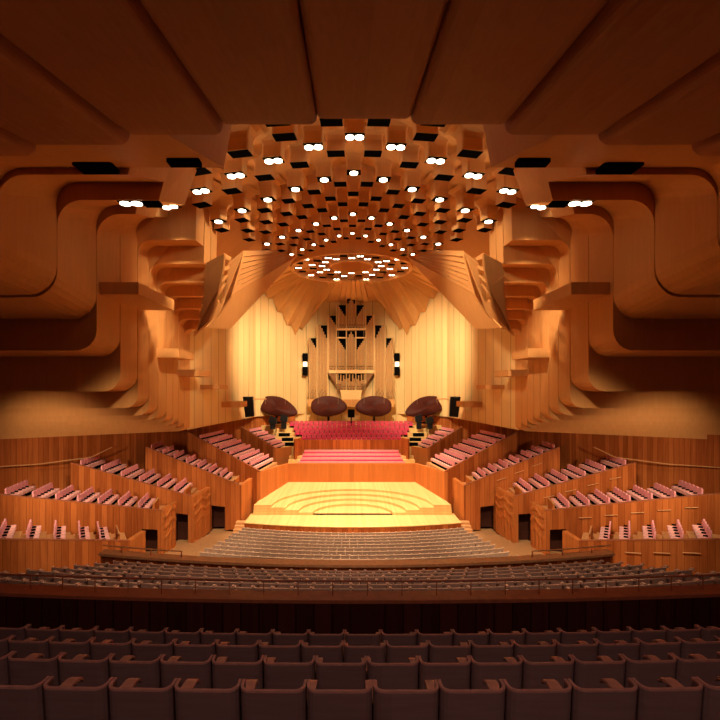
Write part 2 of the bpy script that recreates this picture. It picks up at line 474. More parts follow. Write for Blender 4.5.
# ------------------------------------------------------------------ floors
fl=thing('floor','timber floor stepping down from the circle through the stalls to the stage','floor',(0,20,-12),kind='structure')
def arc_slab(mb,dc,d0,d1,x0,x1,ztop,zbot,n=28,mi=0):
    def pt(d,x): 
        Rr=dc-d; return dc-sqrt(max(Rr*Rr-x*x,0.))
    xs=[x0+(x1-x0)*i/n for i in range(n+1)]
    near=[(x,pt(d0,x)) for x in xs]; far=[(x,pt(d1,x)) for x in reversed(xs)]
    P=near+far
    mb.loft([(x,y,zbot) for x,y in P],[(x,y,ztop) for x,y in P],mi)
# foreground tier
FDC=86.
m=MB()
for k in range(-3,5):
    d=3.68+1.04*(k-1); z=-2.31-.39*(k-1)-.86
    arc_slab(m,FDC,d-.62,d+.44,-13,13,z,z-1.2)
arc_slab(m,FDC,6.8+.42,8.6,-13,13,-2.31-.39*4-.86,-6.2)
m.build('upper_circle_steps',M['dark'],fl)
# circle
CDC=62.
cd=[17.3-.87*i for i in range(7)]
cz=[-6.6+(17.3-d)*.27 for d in cd]
cx=[9.4,9.65,9.95,10.3,10.7,11.1,11.5]
m=MB()
for d,z,x in zip(cd,cz,cx): arc_slab(m,CDC,d-.5,d+.4,-x-.5,x+.5,z-.88,z-1.6)
arc_slab(m,CDC,17.7,18.6,-10.6,10.6,-7.5,-8.2)
arc_slab(m,CDC,8.5,11.65,-13,13,-6.1,-6.7)
m.build('circle_steps',M['aisle'],fl)
# stalls
m=MB()
def zs(d): return -10.56-.102*(d-26.5)
for i in range(28):
    d=12+i*.95
    arc_slab(m,CDC,d,d+.96,-15.5+max(0,(d-30)*.35),15.5-max(0,(d-30)*.35),zs(d+.5),zs(d+.5)-.6,20)
m.build('stalls_floor',M['aisle'],fl)
m=MB(); m.box(-27,27,-6,66,-13.2,-12.6); m.build('base_slab',M['dark'],fl)

# parapet and rails
pr=thing('parapet','dark boarded parapet crossing the hall ahead of the foreground seats','parapet',(0,8.4,-4.8))
m=MB(); arc_slab(m,80.,8.3,8.6,-10,10,-3.72,-5.6,40); m.build('boarded_front',M['shadedwall'],pr)
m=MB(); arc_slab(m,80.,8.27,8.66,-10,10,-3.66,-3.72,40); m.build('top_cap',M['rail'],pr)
def arcx(dc,d,x): return dc-sqrt((dc-d)**2-x*x)
xs=[-10+i*.5 for i in range(41)]
m=MB(); m.path([(x,arcx(80.,8.45,x),-3.40) for x in xs],.017,6); m.build('handrail',M['rail'],pr)
for i in range(-15,16):
    x=i*.61; y=arcx(80.,8.45,x)
    m=MB(); m.box(x-.007,x+.007,y-.007,y+.007,-3.67,-3.40); m.build('rail_post',M['rail'],pr)
cf=thing('balcony_parapet','pale timber balcony front curving across the hall above the stalls','balcony front',(0,18.5,-8))
m=MB(); arc_slab(m,CDC,18.4,18.75,-10.5,10.5,-6.86,-8.6,40); m.build('front_panel',M['brush'],cf)
m=MB(); arc_slab(m,CDC,18.32,18.85,-10.55,10.55,-6.76,-6.86,40); m.build('ledge_cap',M['cap'],cf)
for sg in (-1,1):
    xs=[sg*(7.0+i*.44) for i in range(9)]
    m=MB(); m.path([(x,arcx(CDC,18.6,x),-6.52) for x in xs],.028,6); m.build('handrail',M['cap'],cf)  # pale cap material stands in for light falling on this rail
    for x in xs[::3]:
        y=arcx(CDC,18.6,x); m=MB(); m.box(x-.02,x+.02,y-.02,y+.02,-6.77,-6.52); m.build('rail_post',M['rail'],cf)

# ------------------------------------------------------------------ foreground seats
def shell_loop(w,y1,th,z,rad=.085,lean=0.):
    """U-shaped plan outline of a wrapped seat shell at height z"""
    P=[]
    a=w/2
    out=[(-a,y1),(-a,rad)]+[(-a+rad-rad*cos(t),rad-rad*sin(t)) for t in [i*pi/8 for i in range(1,4)]]+[(-a+rad,0),(a-rad,0)]
    out+=[(a-rad+rad*sin(t),rad-rad*cos(t)) for t in [i*pi/8 for i in range(1,4)]]+[(a,rad),(a,y1)]
    r2=rad-th; b=a-th
    inn=[(b,y1),(b,rad)]+[(b-r2+r2*cos(t),rad-r2*sin(t)) for t in [i*pi/8 for i in range(1,4)]]+[(b-r2,th),(-b+r2,th)]
    inn+=[(-b+r2-r2*sin(t),rad-r2*cos(t)) for t in [i*pi/8 for i in range(1,4)]]+[(-b,rad),(-b,y1)]
    return [(x,y+lean,z) for x,y in out+inn]
seat0=thing('theatre_chair','x','seat',(0,0,0),local=True)
m=MB(); m.loops([shell_loop(.50,.135,.02,.24,lean=.05),shell_loop(.508,.15,.02,.5,lean=.03),shell_loop(.512,.15,.02,.845,lean=0)]); m.build('backrest',M['seatback'],seat0)
m=MB(); m.loops([shell_loop(.516,.155,.026,.845,lean=-.002),shell_loop(.514,.153,.024,.862,lean=-.002)]); m.build('top_edge',M['seatrim'],seat0)
m=MB(); m.rbox(-.215,.215,.06,.50,.38,.47,.05); m.build('seat_cushion',M['seatcush'],seat0)
m=MB(); m.rbox(-.20,.20,.03,.09,.45,.80,.03); m.build('back_pad',M['seatcush'],seat0)
m=MB()
AP=[(.16,.668),(.30,.668),(.44,.664),(.50,.645),(.525,.61)]
m.loops([[(.262-.05,y,z-.022),(.262+.05,y,z-.022),(.262+.05,y,z),(.262-.05,y,z)] for y,z in AP]); m.build('armrest',M['seatarm'],seat0)
m=MB(); m.box(.247,.277,.14,.46,0,.645); m.build('side_frame',M['seatback'],seat0)
m=MB(); m.box(-.04,.04,.16,.40,0,.38); m.build('pedestal',M['black'],seat0)
def pxof(x,y): return 348.6+(x+.33)*F/y
first=[True]
rowword=['nearest','second','third','fourth','fifth']
row_off=[-.66,-.66,-.666,-.393,-.388]
for k in range(5):
    d=2.64+1.04*k; z=-1.935-.39*k-.862-(.05 if k==0 else 0)
    xs=[]
    for i in range(-40,41):
        x=row_off[k]+.26+.52*i
        y=arcx(FDC,d,x)
        if k==0:
            if -45<pxof(x+.26,y+.4)<735: xs.append(x)
        elif -25<pxof(x,y)<745: xs.append(x)
    for j,x in enumerate(xs):
        y=arcx(FDC,d,x); rz=asin(x/(FDC-d))
        if k==0: lab='brown theatre seat at the bottom picture edge showing only its armrest, %s from left'%ordw(j)
        else: lab='brown timber-backed theatre seat, %s foreground row from the camera, %s from left'%(['','second','third','fourth','fifth'][k],ordw(j))
        if k>0: lab='brown timber-backed theatre seat, %s full foreground row, %s from left'%(rowword[k-1],ordw(j))
        g='foreground theatre seats'
        if first[0]:
            first[0]=False
            seat0.location=(x,y,z+CZ); seat0.rotation_euler=(0,0,rz); seat0['label']=lab; seat0['group']=g
        else: dup(seat0,(x,y,z),rz,lab,g)

# mid-distance seats: one mesh each
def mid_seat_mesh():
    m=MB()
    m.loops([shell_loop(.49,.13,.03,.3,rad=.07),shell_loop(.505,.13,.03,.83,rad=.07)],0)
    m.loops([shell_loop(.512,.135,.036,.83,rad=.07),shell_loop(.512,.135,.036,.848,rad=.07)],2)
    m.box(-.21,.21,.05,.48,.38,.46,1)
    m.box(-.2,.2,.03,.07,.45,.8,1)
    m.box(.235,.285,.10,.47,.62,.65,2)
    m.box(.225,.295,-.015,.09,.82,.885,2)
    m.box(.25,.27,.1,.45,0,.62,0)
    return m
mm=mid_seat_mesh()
proto=None
rw=['farthest','second farthest','third farthest','middle','third nearest','second nearest','nearest']
nmid=0
for k,(d,z,xm) in enumerate(zip(cd,cz,cx)):
    n=int(2*xm/.535); pos=[]
    for i in range(n):
        x=(i-(n-1)/2)*.535; y=arcx(CDC,d,x)
        if -12<pxof(x,y)<732: pos.append((x,y))
    for j,(x,y) in enumerate(pos):
        lab='small brown seat beyond the dark parapet, %s row, %s from left'%(rw[k],ordw(j))
        if proto is None:
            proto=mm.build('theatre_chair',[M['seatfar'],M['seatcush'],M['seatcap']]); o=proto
        else:
            o=proto.copy(); COL.objects.link(o)
        o.location=(x,y,z-.85+CZ); o.rotation_euler=(0,0,asin(x/(CDC-d))); nmid+=1
        tag(o,lab,'seat','circle seats beyond the parapet')
# stalls seats: too many to count, one object
def far_seat(m,x,y,z,rz,w=.5):
    c,s=cos(rz),sin(rz)
    def tr(p): return (x+p[0]*c-p[1]*s,y+p[0]*s+p[1]*c,z+p[2])
    def bx(x0,x1,y0,y1,z0,z1,mi):
        A=[tr(p) for p in ((x0,y0,z0),(x1,y0,z0),(x1,y1,z0),(x0,y1,z0))]; B=[tr(p) for p in ((x0,y0,z1),(x1,y0,z1),(x1,y1,z1),(x0,y1,z1))]
        m.loft(A,B,mi)
    bx(-w/2+.01,w/2-.01,0,.05,.3,.82,0); bx(-w/2+.01,w/2-.01,-.01,.06,.82,.845,2)
    bx(-w/2+.03,w/2-.03,.05,.46,.36,.46,1); bx(w/2-.02,w/2+.02,.05,.45,.2,.64,0); bx(w/2-.045,w/2+.045,-.01,.1,.8,.87,2)
m=MB()
for i in range(11):
    d=25.55+i*.95; xm=9.6-.12*max(0,i-1)
    if i==0: xm=9.6
    n=int(2*xm/.53)
    for j in range(n):
        x=(j-(n-1)/2)*.53; y=arcx(CDC,d,x)
        far_seat(m,x,y,zs(d)-.0,asin(x/(CDC-d)))
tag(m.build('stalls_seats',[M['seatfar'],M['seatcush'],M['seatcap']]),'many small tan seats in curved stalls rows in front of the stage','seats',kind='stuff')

# ------------------------------------------------------------------ stage
st=thing('stage','wide honey-coloured timber stage with curved orchestra risers','stage',(0,44,-11.6))
def half_outline():
    # front curved strip, low level
    P=[]
    n=24
    for i in range(n+1):
        x=-8.6+17.2*i/n; P.append((x,arcx(67.8,36.8,x)))
    return P
fr=half_outline()
poly=fr+[(8.6,40.8),(-8.6,40.8)]
m=MB(); m.loft([(x,y,-11.9) for x,y in poly],[(x,y,-10.74) for x,y in poly]); m.build('front_fascia',M['brush'],st)
m=MB(); m.loft([(x,y,-10.74) for x,y in poly],[(x,y-.04 if i<25 else y,-10.66) for i,(x,y) in enumerate(poly)]); 
m.build('deck',M['stage'],st)
# stepped risers: ring-shaped platforms open to the front
rad=[3.35,4.5,5.65,6.85]; ctr=(0,40.3)
for k in range(4):
    r0=rad[k]; z=-10.66+.2*(k+1)
    n=32
    yk=.06*k; ek=.012*k
    inner=[(r0*cos(pi*i/n),ctr[1]+yk+r0*.93*sin(pi*i/n)) for i in range(n+1)]      # right to left over the back
    outer=[(-8.35+ek,40.3+yk),(-8.2+ek,42.3),(-6.7+ek,50.35-ek),(6.7-ek,50.35-ek),(8.2-ek,42.3),(8.35-ek,40.3+yk)]
    P=inner+outer
    m=MB(); m.loft([(x,y,-11.+.01*k) for x,y in P],[(x,y,z) for x,y in P]); m.build('riser',M['stage'],st)
m=MB(); m.loft([(x,y,-11.) for x,y in [(-3.4,40.3),(3.4,40.3),(3.4,43.6),(-3.4,43.6)]],[(x,y,-10.66) for x,y in [(-3.4,40.3),(3.4,40.3),(3.4,43.6),(-3.4,43.6)]])
m.build('pit_deck',M['stage'],st)
# side steps from the stalls to the stage
for sg,wd in ((-1,'left'),(1,'right')):
    t=thing('stage_steps','short timber steps rising to the %s end of the stage'%wd,'steps',(sg*8.9,37.5,-11.6),'stage steps')
    for i in range(5):
        m=MB(); x0,x1=sorted((sg*8.55,sg*9.3)); m.box(x0,x1,36.4+i*.42,36.9+i*.42+.1,-11.9,-11.35+i*.17); m.build('step',M['cap'],t)

# choir: wall behind the stage, benches, upper wall, crimson seats
cw=thing('choir_stalls','timber choir terrace rising behind the stage','terrace',(0,52,-9.9))
m=MB(); m.box(-6.9,6.9,50.3,50.5,-10.6,-7.9); m.build('front_wall',M['brushend'],cw)
m=MB(); m.box(-5.6,5.6,54.0,54.2,-8.2,-5.85); m.build('upper_wall',M['brush'],cw)
for sg in (-1,1):
    m=MB(); f=lambda x: sg*x
    q=[(f(5.6),54.0),(f(6.2),52.6),(f(6.35),52.75),(f(5.75),54.2)]
    m.loft([(x,y,-8.2) for x,y in q],[(x,y,-5.6) for x,y in q]); m.build('curved_return',M['brush'],cw)
m=MB()
for i in range(4):
    d=50.5+.85*i; z=-8.45+.3*i
    m.box(-6.9 ,6.9 ,d,d+.87,z-1.5,z)
for i in range(5):
    d=54.2+.95*i; z=-6.65+.45*i
    m.box(-9.,9.,d,d+.97,z-1.5,z)
m.box(-12,12,58.9,64.2,-7,-4.6)
m.build('steps',M['stage'],cw)
for i in range(4):
    d=50.62+.85*i; z=-8.45+.3*i; w=[5.75,5.55,5.4,5.3][i]
    b=thing('choir_bench','long pink upholstered choir bench behind the stage, %s row from the stage'%ordw(i),'bench',(0,d,z),'choir benches behind the stage')
    m=MB(); m.rbox(-w,w,d+.55,d+.65,z+.38,z+.62,.04); m.build('back',M['benchpink'],b)
    m=MB(); m.rbox(-w,w,d+.08,d+.55,z+.12,z+.40,.04); m.build('seat',M['magenta'],b)
    m=MB(); m.box(-w,w,d+.15,d+.5,z,z+.12); m.build('base',M['dark'],b)
red=thing('choir_chair','x','chair',(0,0,0),local=True)
def chair_parts(t,backm,seatm,blackm,w=.5):
    m=MB(); a=w/2-.02
    P=[(-a,.40),(a,.40),(a,.84),(a*.8,.90),(a*.4,.93),(-a*.4,.93),(-a*.8,.90),(-a,.84)]
    m.loft([(x,-.02-.10*(z-.4),z) for x,z in P],[(x,.07-.10*(z-.4),z) for x,z in P]); m.build('backrest',backm,t)
    m=MB(); m.rbox(-w/2+.03,w/2-.03,.05,.50,.27,.50,.05); m.build('seat',seatm,t)
    m=MB(); m.rbox(w/2-.03,w/2+.03,.06,.27,.50,.59,.02); m.build('armrest',blackm,t)
    m=MB(); m.box(-w/2+.08,w/2-.08,.10,.40,.0,.27); m.build('base',blackm,t)
def chair_mesh(mats,w=.5):
    m=MB(); a=w/2-.02
    P=[(-a,.40),(a,.40),(a,.84),(a*.8,.90),(a*.4,.93),(-a*.4,.93),(-a*.8,.90),(-a,.84)]
    m.loft([(x,-.02-.10*(z-.4),z) for x,z in P],[(x,.07-.10*(z-.4),z) for x,z in P],0)
    m.box(-w/2+.03,w/2-.03,.05,.50,.27,.50,1)
    m.box(w/2-.03,w/2+.03,.06,.27,.50,.59,2); m.box(-w/2+.08,w/2-.08,.10,.40,.0,.27,2)
    return m
bpy.data.objects.remove(red)
cm=chair_mesh(None,.56)
cp=None
for i in range(5):
    d=54.2+.95*i; z=-6.65+.45*i
    w=[5.4,5.9,6.8,7.2,7.7][i]; n=int(2*w/.58)
    for j in range(n):
        x=(j-(n-1)/2)*.58
        if cp is None: cp=cm.build('choir_chair',[M['red'],M['magenta'],M['black']]); o=cp
        else: o=cp.copy(); COL.objects.link(o)
        o.location=(x,d+.85,z+CZ); o.rotation_euler=(0,0,pi); o.scale=(1,1,.88)
        tag(o,'crimson choir chair below the organ, %s row from the front, %s from left'%(ordw(i),ordw(j)),'chair','crimson choir chairs below the organ')
# side low benches of the choir
for sg,wd in ((-1,'left'),(1,'right')):
    for i in range(3):
        d=54.6+.95*i; z=-6.65+.45*i; x0,x1=sorted((sg*(6.3+.5*i),sg*(7.6+.5*i)))
        m=MB(); m.box(x0,x1,d+.3,d+.6,z,z+.4)
        tag(m.build('black_riser_box',M['black']),'low black box beside the crimson choir chairs on the %s, %s from the front'%(wd,ordw(i)),'box','low black boxes beside the choir')

# ------------------------------------------------------------------ seating boxes at the sides
door_no=[0]
pink0=thing('box_chair','x','chair',(0,0,0),local=True)
chair_parts(pink0,M['pink'],M['pinklight'],M['black'])
pinkmesh=chair_mesh(None)
state={'first':True,'single':None}
stuff=MB()
def far_pink(m,x,y,z,rz,w=.5):
    c,s=cos(rz),sin(rz)
    def tr(p): return (x+p[0]*c-p[1]*s,y+p[0]*s+p[1]*c,z+p[2])
    for (x0,x1,y0,y1,z0,z1,mi) in ((-w/2+.02,w/2-.02,-.06,.05,.4,.9,0),(-w/2+.03,w/2-.03,.05,.5,.27,.5,1),(w/2-.03,w/2+.03,.06,.3,.5,.62,2),(-w/2+.05,w/2-.05,.06,.42,0,.27,2)):
        A=[tr(p) for p in ((x0,y0,z0),(x1,y0,z0),(x1,y1,z0),(x0,y1,z0))]; B=[tr(p) for p in ((x0,y0,z1),(x1,y0,z1),(x1,y1,z1),(x0,y1,z1))]
        m.loft(A,B,mi)
names=['nearest','second nearest','third nearest','fourth nearest','fifth nearest','farthest']
def seating_box(sg,idx,C,zc,v,slope,L,W,rows,nch,pitch,door,end,fluted,mode,zfl,rails):
    """C: inner near corner on the left half; rows: distances of the rows from the inner end"""
    wd='left' if sg<0 else 'right'
    vx,vy=v; l=sqrt(vx*vx+vy*vy); vx/=l; vy/=l
    ux,uy=-vy,vx                                 # outward along the parapet (left half)
    if ux>0: ux,uy=-ux,-uy
    def W_(t,w,z):
        x=C[0]+ux*t+vx*w; y=C[1]+uy*t+vy*w
        return (x if sg<0 else -x, y, z)
    b=thing('seating_box','timber-fronted seating box on the %s side, %s to the camera'%(wd,names[idx]),'seating box',W_(0,0,zfl),'timber seating boxes')
    def zp(t): return zc+slope*t
    P=[(0,zfl)]
    if door:
        ta,tb,zh=door; P+=[(ta,zfl),(ta,zh),(tb,zh+.12*(tb-ta)),(tb,zfl)]
    P+=[(L,zfl),(L,zp(L)),(0,zp(0))]
    m=MB(); m.loft([W_(t,0,z) for t,z in P],[W_(t,.18,z) for t,z in P]); m.build('parapet_wall',M['brush'],b)
    # sloping cap
    m=MB(); m.loft([W_(0,-.02,zp(0)),W_(L,-.02,zp(L)),W_(L,.2,zp(L)),W_(0,.2,zp(0))],[W_(0,-.02,zp(0)+.04),W_(L,-.02,zp(L)+.04),W_(L,.2,zp(L)+.04),W_(0,.2,zp(0)+.04)]); m.build('wall_cap',M['rail'],b)
    # stepped floor
    ts=sorted(rows); Q=[(0,zc-.42)]
    cur=zc-.42
    for t in ts:
        zf=zp(t)-.55
        Q+=[(max(t-.62,.02),cur),(max(t-.62,.02),zf)]; cur=zf
    Q+=[(L,cur),(L,cur-.35),(0,zc-.42-.35)]
    m=MB(); m.loft([W_(t,.18,z) for t,z in Q],[W_(t,W,z) for t,z in Q]); m.build('stepped_floor',M['cap'],b)
    # end wall towards the stage
    ex,ey,el=end
    def E_(a,w,z):
        x=C[0]+ex*a-ey*w*.0-w; y=C[1]+ey*a
        return (x if sg<0 else -x,y,z)
    zt=zc
    m=MB()
    if fluted:
        nA,nZ=30,44
        def bump(a,z): return .05*abs(sin(a*5.2+.5*sin(z*2.3+idx)))+.06*max(0,sin(z*9.+1.2*sin(a*3.)+idx))*(.5+.5*sin(z*1.3))
        V=[[None]*(nZ+1) for _ in range(nA+1)]
        for i in range(nA+1):
            for j in range(nZ+1):
                a=el*i/nA; z=zfl+(zt-zfl)*j/nZ
                edge=min(1,i/2,(nA-i)/2)*min(1,(nZ-j)/2)
                V[i][j]=E_(a,-bump(a,z)*edge,z)
        base=len(m.v)
        for i in range(nA+1): m.v+=V[i]
        for i in range(nA):
            for j in range(nZ):
                m.f.append((base+i*(nZ+1)+j,base+(i+1)*(nZ+1)+j,base+(i+1)*(nZ+1)+j+1,base+i*(nZ+1)+j+1)); m.m.append(0)
        m.loft([E_(0,.0,zfl),E_(el,.0,zfl),E_(el,.3,zfl),E_(0,.3,zfl)],[E_(0,.0,zt),E_(el,.0,zt),E_(el,.3,zt),E_(0,.3,zt)])
    else:
        zt2=end_drop.get(idx,zt)
        m.loft([E_(0,0,zfl),E_(el,0,zfl),E_(el,.3,zfl),E_(0,.3,zfl)],[E_(0,0,zt),E_(el,0,zt2),E_(el,.3,zt2),E_(0,.3,zt)])
    m.build('carved_end_wall' if fluted else 'end_wall',M['brushend'],b)
    # leaning screen inside the end wall
    if idx<4:
        m=MB(); q=[W_(.5,.2,zc-.42),W_(.5,min(W*.55,1.9),zc-.42),W_(.62,min(W*.55,1.9),zc-.42),W_(.62,.2,zc-.42)]
        m.loft(q,[(x,y,z+.85) for x,y,z in q]); m.build('end_screen',M['brushend'],b)
        p=W_(.56,.1,zc+.47); p2=W_(.56,min(W*.55,1.9)+.05,zc+.47)
        m=MB(); m.tube(p,p2,.05); m.build('screen_rail',M['cap'],b)
    # short wall rails on the front
    for t in rails:
        m=MB(); m.tube(W_(t,-.1,zp(t)-.62),W_(t+.75,-.1,zp(t+.75)-.62-.05),.028,6); m.build('wall_rail',M['cap'],b)
    if door:
        ta,tb,zh=door
        door_no[0]+=1
        q=[(ta,zfl),(ta,zh),(tb,zh+.12*(tb-ta)),(tb,zfl)]
        m=MB(); m.loft([W_(t,.9,z) for t,z in q],[W_(t,1.0,z) for t,z in q])
        o=m.build('door_%d'%door_no[0],M['dark'],off=W_(ta,.9,zfl))
        tag(o,'dark doorway in the front of the %s %s seating box'%(names[idx],wd),'door',kind='structure')
        m=MB()
        for a in (ta,tb): m.loft([W_(a,.18,zfl),W_(a,.95,zfl),W_(a+.06,.95,zfl),W_(a+.06,.18,zfl)],[W_(a,.18,zh+.1),W_(a,.95,zh+.1),W_(a+.06,.95,zh+.1),W_(a+.06,.18,zh+.1)])
        m.loft([W_(ta,.18,zh+.14),W_(ta,.95,zh+.14),W_(tb,.95,zh+.14),W_(tb,.18,zh+.14)],[W_(ta,.18,zh+.2),W_(ta,.95,zh+.2),W_(tb,.95,zh+.2),W_(tb,.18,zh+.2)])
        m.build('door_lining',M['dark'],b)
    # chairs
    fx,fy=-ux,-uy
    if sg>0: fx=-fx
    rz=atan2(-fx,fy)
    for r,t in enumerate(ts):
        zf=zp(t)-.55
        for c in range(nch[r] if isinstance(nch,(list,tuple)) else nch):
            p=W_(t+.12,.5+pitch*c,zf)
            lab='pink chair, %s %s box, %s row from stage end, %s from parapet'%(names[idx],wd,ordw(r),ordw(c))
            g='pink chairs in the side boxes'
            if mode=='parts':
                if state['first']:
                    state['first']=False
                    pink0.location=(p[0],p[1],p[2]+CZ); pink0.rotation_euler=(0,0,rz); pink0['label']=lab; pink0['group']=g
                else: dup(pink0,p,rz,lab,g)
            elif mode=='single':
                if state['single'] is None: state['single']=pinkmesh.build('box_chair',[M['pink'],M['pinklight'],M['black']]); o=state['single']
                else: o=state['single'].copy(); COL.objects.link(o)
                o.location=(p[0],p[1],p[2]+CZ); o.rotation_euler=(0,0,rz); tag(o,lab,'chair',g)
            else: far_pink(stuff,p[0],p[1],p[2],rz,.5)
end_drop={4:-7.9,5:-6.6}
for sg in (-1,1):
    rl=1 if sg>0 else 0
    seating_box(sg,0,(-12.85,27.5),-8.77,(-.5,.866),.17,7.5,3.6,[1.38,2.38,3.57,4.8,6.0],5,.62,None,(0.02,1,2.0),False,'parts',-10.75,[1.,2.3,3.6,4.9] if rl else [])
    seating_box(sg,1,(-12.37,31.),-7.94,(-.2,.98),.155,10.8,3.3,[1.35,2.55,3.75,4.95,6.2,7.5,9.0],6,.5,(.25,1.25,-9.15),(0.0,1,2.5),True,'parts',-11.1,[2.,3.5,5.,6.5,8.] if rl else [])
    seating_box(sg,2,(-11.57,34.5),-7.83,(-.1,.995),.31,8.3,4.2,[1.15,2.35,3.6,4.85,6.2,7.6],[7,7,7,7,7,6],.5,(.15,1.2,-9.1),(0.08,1,3.5),True,'single',-11.3,[2.,3.5,5.,6.5] if rl else [])
    seating_box(sg,3,(-9.0,38.8),-7.92,(-.05,1),.42,7.6,4.0,[1.6,2.5,3.4,4.3,5.3,6.2,7.1],5,.55,(1.3,2.4,-9.6),(0.05,1,3.7),False,'single',-11.45,[2.6,4.,5.4] if rl else [])
    seating_box(sg,4,(-8.1,42.3),-7.4,(.13,.99),.50,6.8,6.3,[.9,1.85,2.8,3.75,4.7,5.6],10,.55,None,(.18,.984,8.15),False,'stuff',-10.8,[])
    seating_box(sg,5,(-8.2,52.),-6.6,(.25,.97),.55,4.2,3.6,[.6,1.45,2.3,3.1],6,.5,None,(.55,.83,3.),False,'stuff',-10.,[])
tag(stuff.build('far_box_chairs',[M['pink'],M['pinklight'],M['black']]),'rows of small pink chairs in the two farthest seating boxes either side of the stage','chairs',kind='stuff')
# handrail walkway wall behind the third boxes
for sg,wd in ((-1,'left'),(1,'right')):
    t=thing('walkway_rail','long timber handrail on the upper %s walkway wall'%wd,'handrail',(sg*20,33,-6),'upper walkway handrails')
    P=[(-24,31.3,-5.2),(-21.6,33.2,-5.25),(-19.3,35.4,-5.1),(-18.3,36.4,-4.5)]
    m=MB(); m.path([((x if sg<0 else -x),y,z) for x,y,z in P],.04); m.build('rail',M['cap'],t)
    for x,y,z in P[1:]:
        m=MB(); m.box((x if sg<0 else -x)-.03,(x if sg<0 else -x)+.03,y,y+.9,z-.05,z); m.build('bracket',M['rail'],t)

# ------------------------------------------------------------------ organ
OD=63.0
og=thing('pipe_organ','tall pipe organ with stepped towers of pipes on the back wall','organ',(0,OD,-2))
def ox(c): return ((300+c/6)-351.0)*OD/F
def oz(c): return (HY-(290+c/6))*OD/F
def column(x0,x1,yt,yb,tops,toes=False,flip=False):
    xa,xb=ox(x0),ox(x1); 
    if flip: xa,xb=-xb,-xa
    tops=list(reversed(tops)) if flip else tops
    m=MB(); m.box(xa,xb,OD+.35,OD+.45,oz(yb),oz(yt)); m.build('case_back',M['black'],og)
    n=len(tops); w=(xb-xa)/n
    for i,t in enumerate(tops):
        cx=xa+w*(i+.5); r=w*.46; zb=oz(yb)
        m=MB()
        toe=(oz(yb-48*(.55+.45*((i*7)%5)/4))-zb) if toes else .35
        m.tube((cx,OD,zb),(cx,OD,zb+toe),.05,10,0,r)
        m.tube((cx,OD,zb+toe),(cx,OD,oz(t)),r,12,0)
        m.box(cx-r*.55,cx+r*.55,OD-r-.01,OD-r*.7,zb+toe+.05,zb+toe+.05+w*.7,1)
        m.build('pipe',[M['pipe'],M['pipedark']],og,smooth=False)
    return xa,xb
def strip(x0,x1,y0,y1,flip=False,dd=.3,name='frame'):
    xa,xb=ox(x0),ox(x1)
    if flip: xa,xb=-xb,-xa
    m=MB(); m.box(xa,xb,OD-.35,OD-.35+dd+.4,oz(y1),oz(y0)); return m.build(name,M['case'],og)
def blk(x0,x1,y0,y1,flip=False,mat='black',name='case_back'):
    xa,xb=ox(x0),ox(x1)
    if flip: xa,xb=-xb,-xa
    m=MB(); m.box(xa,xb,OD+.2,OD+.45,oz(y1),oz(y0)); return m.build(name,M[mat],og)
lin=lambda a,b,n:[a+(b-a)*i/(n-1) for i in range(n)]
for fl_ in (False,True):
    column(57,97,287,655,lin(290,345,5),True,fl_)
    column(107,163,210,655,[214,214,230,250,268,288],True,fl_)
    column(172,215,152,480,lin(155,208,5),False,fl_)
    column(222,274,88,232,lin(90,155,6),False,fl_)
    column(222,274,290,480,lin(294,356,6),False,fl_)
    blk(222,274,242,286,fl_)
    column(222,274,492,600,[500,540,505,545,512,535],False,fl_)
    for a in (55,99,105,165,170,217,277):
        top={55:287,99:210,105:210,165:152,170:152,217:88,277:43}[a]; bot=655 if a<168 else 600
        if a in (170,): bot=500
        if a==217: bot=565
        strip(a-1.5,a+1.5,top-2,bot,fl_)
    strip(220,276,284,290,fl_)
    # triangular corner below the sill
    m=MB(); f=-1 if fl_ else 1
    tri=[(f*ox(172),oz(503)),(f*ox(215),oz(503)),(f*ox(215),oz(565))]
    m.loft([(x,OD-.2,z) for x,z in tri],[(x,OD+.4,z) for x,z in tri]); m.build('corner_bracket',M['pipebracket'],og)
    m=MB(); tri=[(f*ox(220),oz(562)),(f*ox(246),oz(562)),(f*ox(246),oz(600))]
    m.loft([(x,OD-.3,z) for x,z in tri],[(x,OD-.15,z) for x,z in tri]); m.build('corner_bracket',M['pipebracket'],og)
column(282,330,43,232,[82,64,48,64,82])
column(282,330,244,480,[284,266,250,266,284])
column(282,330,492,600,[530,505,548,505,530])
strip(166,446,480,500,name='sill'); strip(218,394,231,241,name='sill'); strip(240,372,600,606,name='sill')
m=MB(); P=[(ox(242),oz(604)),(ox(370),oz(604)),(ox(362),oz(660)),(ox(250),oz(660))]
m.loft([(x,OD-.4,z) for x,z in P],[(x,OD+.4,z) for x,z in P]); m.build('console_panel',M['case'],og)
m=MB(); m.box(ox(50),ox(562),OD-.6,OD+.8,oz(700),oz(656)); m.build('plinth',M['birch'],og)
# columns of black speakers with a lamp, flanking the organ
for sg,wd in ((-1,'left'),(1,'right')):
    x=sg*(351-304.7)*OD/F
    t=thing('column_speaker','slim black speaker column with a small lamp on the wall %s of the organ'%wd,'speaker',(x,63.6,1.7),'speaker columns flanking the organ')
    for z0,z1,nm in ((oz(378),oz(428),'cabinet'),(oz(460),oz(512),'cabinet')):
        a,b=min(z0,z1),max(z0,z1)
        m=MB(); m.box(x-.32,x+.32,63.2,63.75,a,b); m.build(nm,M['black'],t)
    m=MB(); m.box(x-.26,x+.26,63.25,63.7,oz(458),oz(430)); m.build('lamp',M['lampdim'],t)

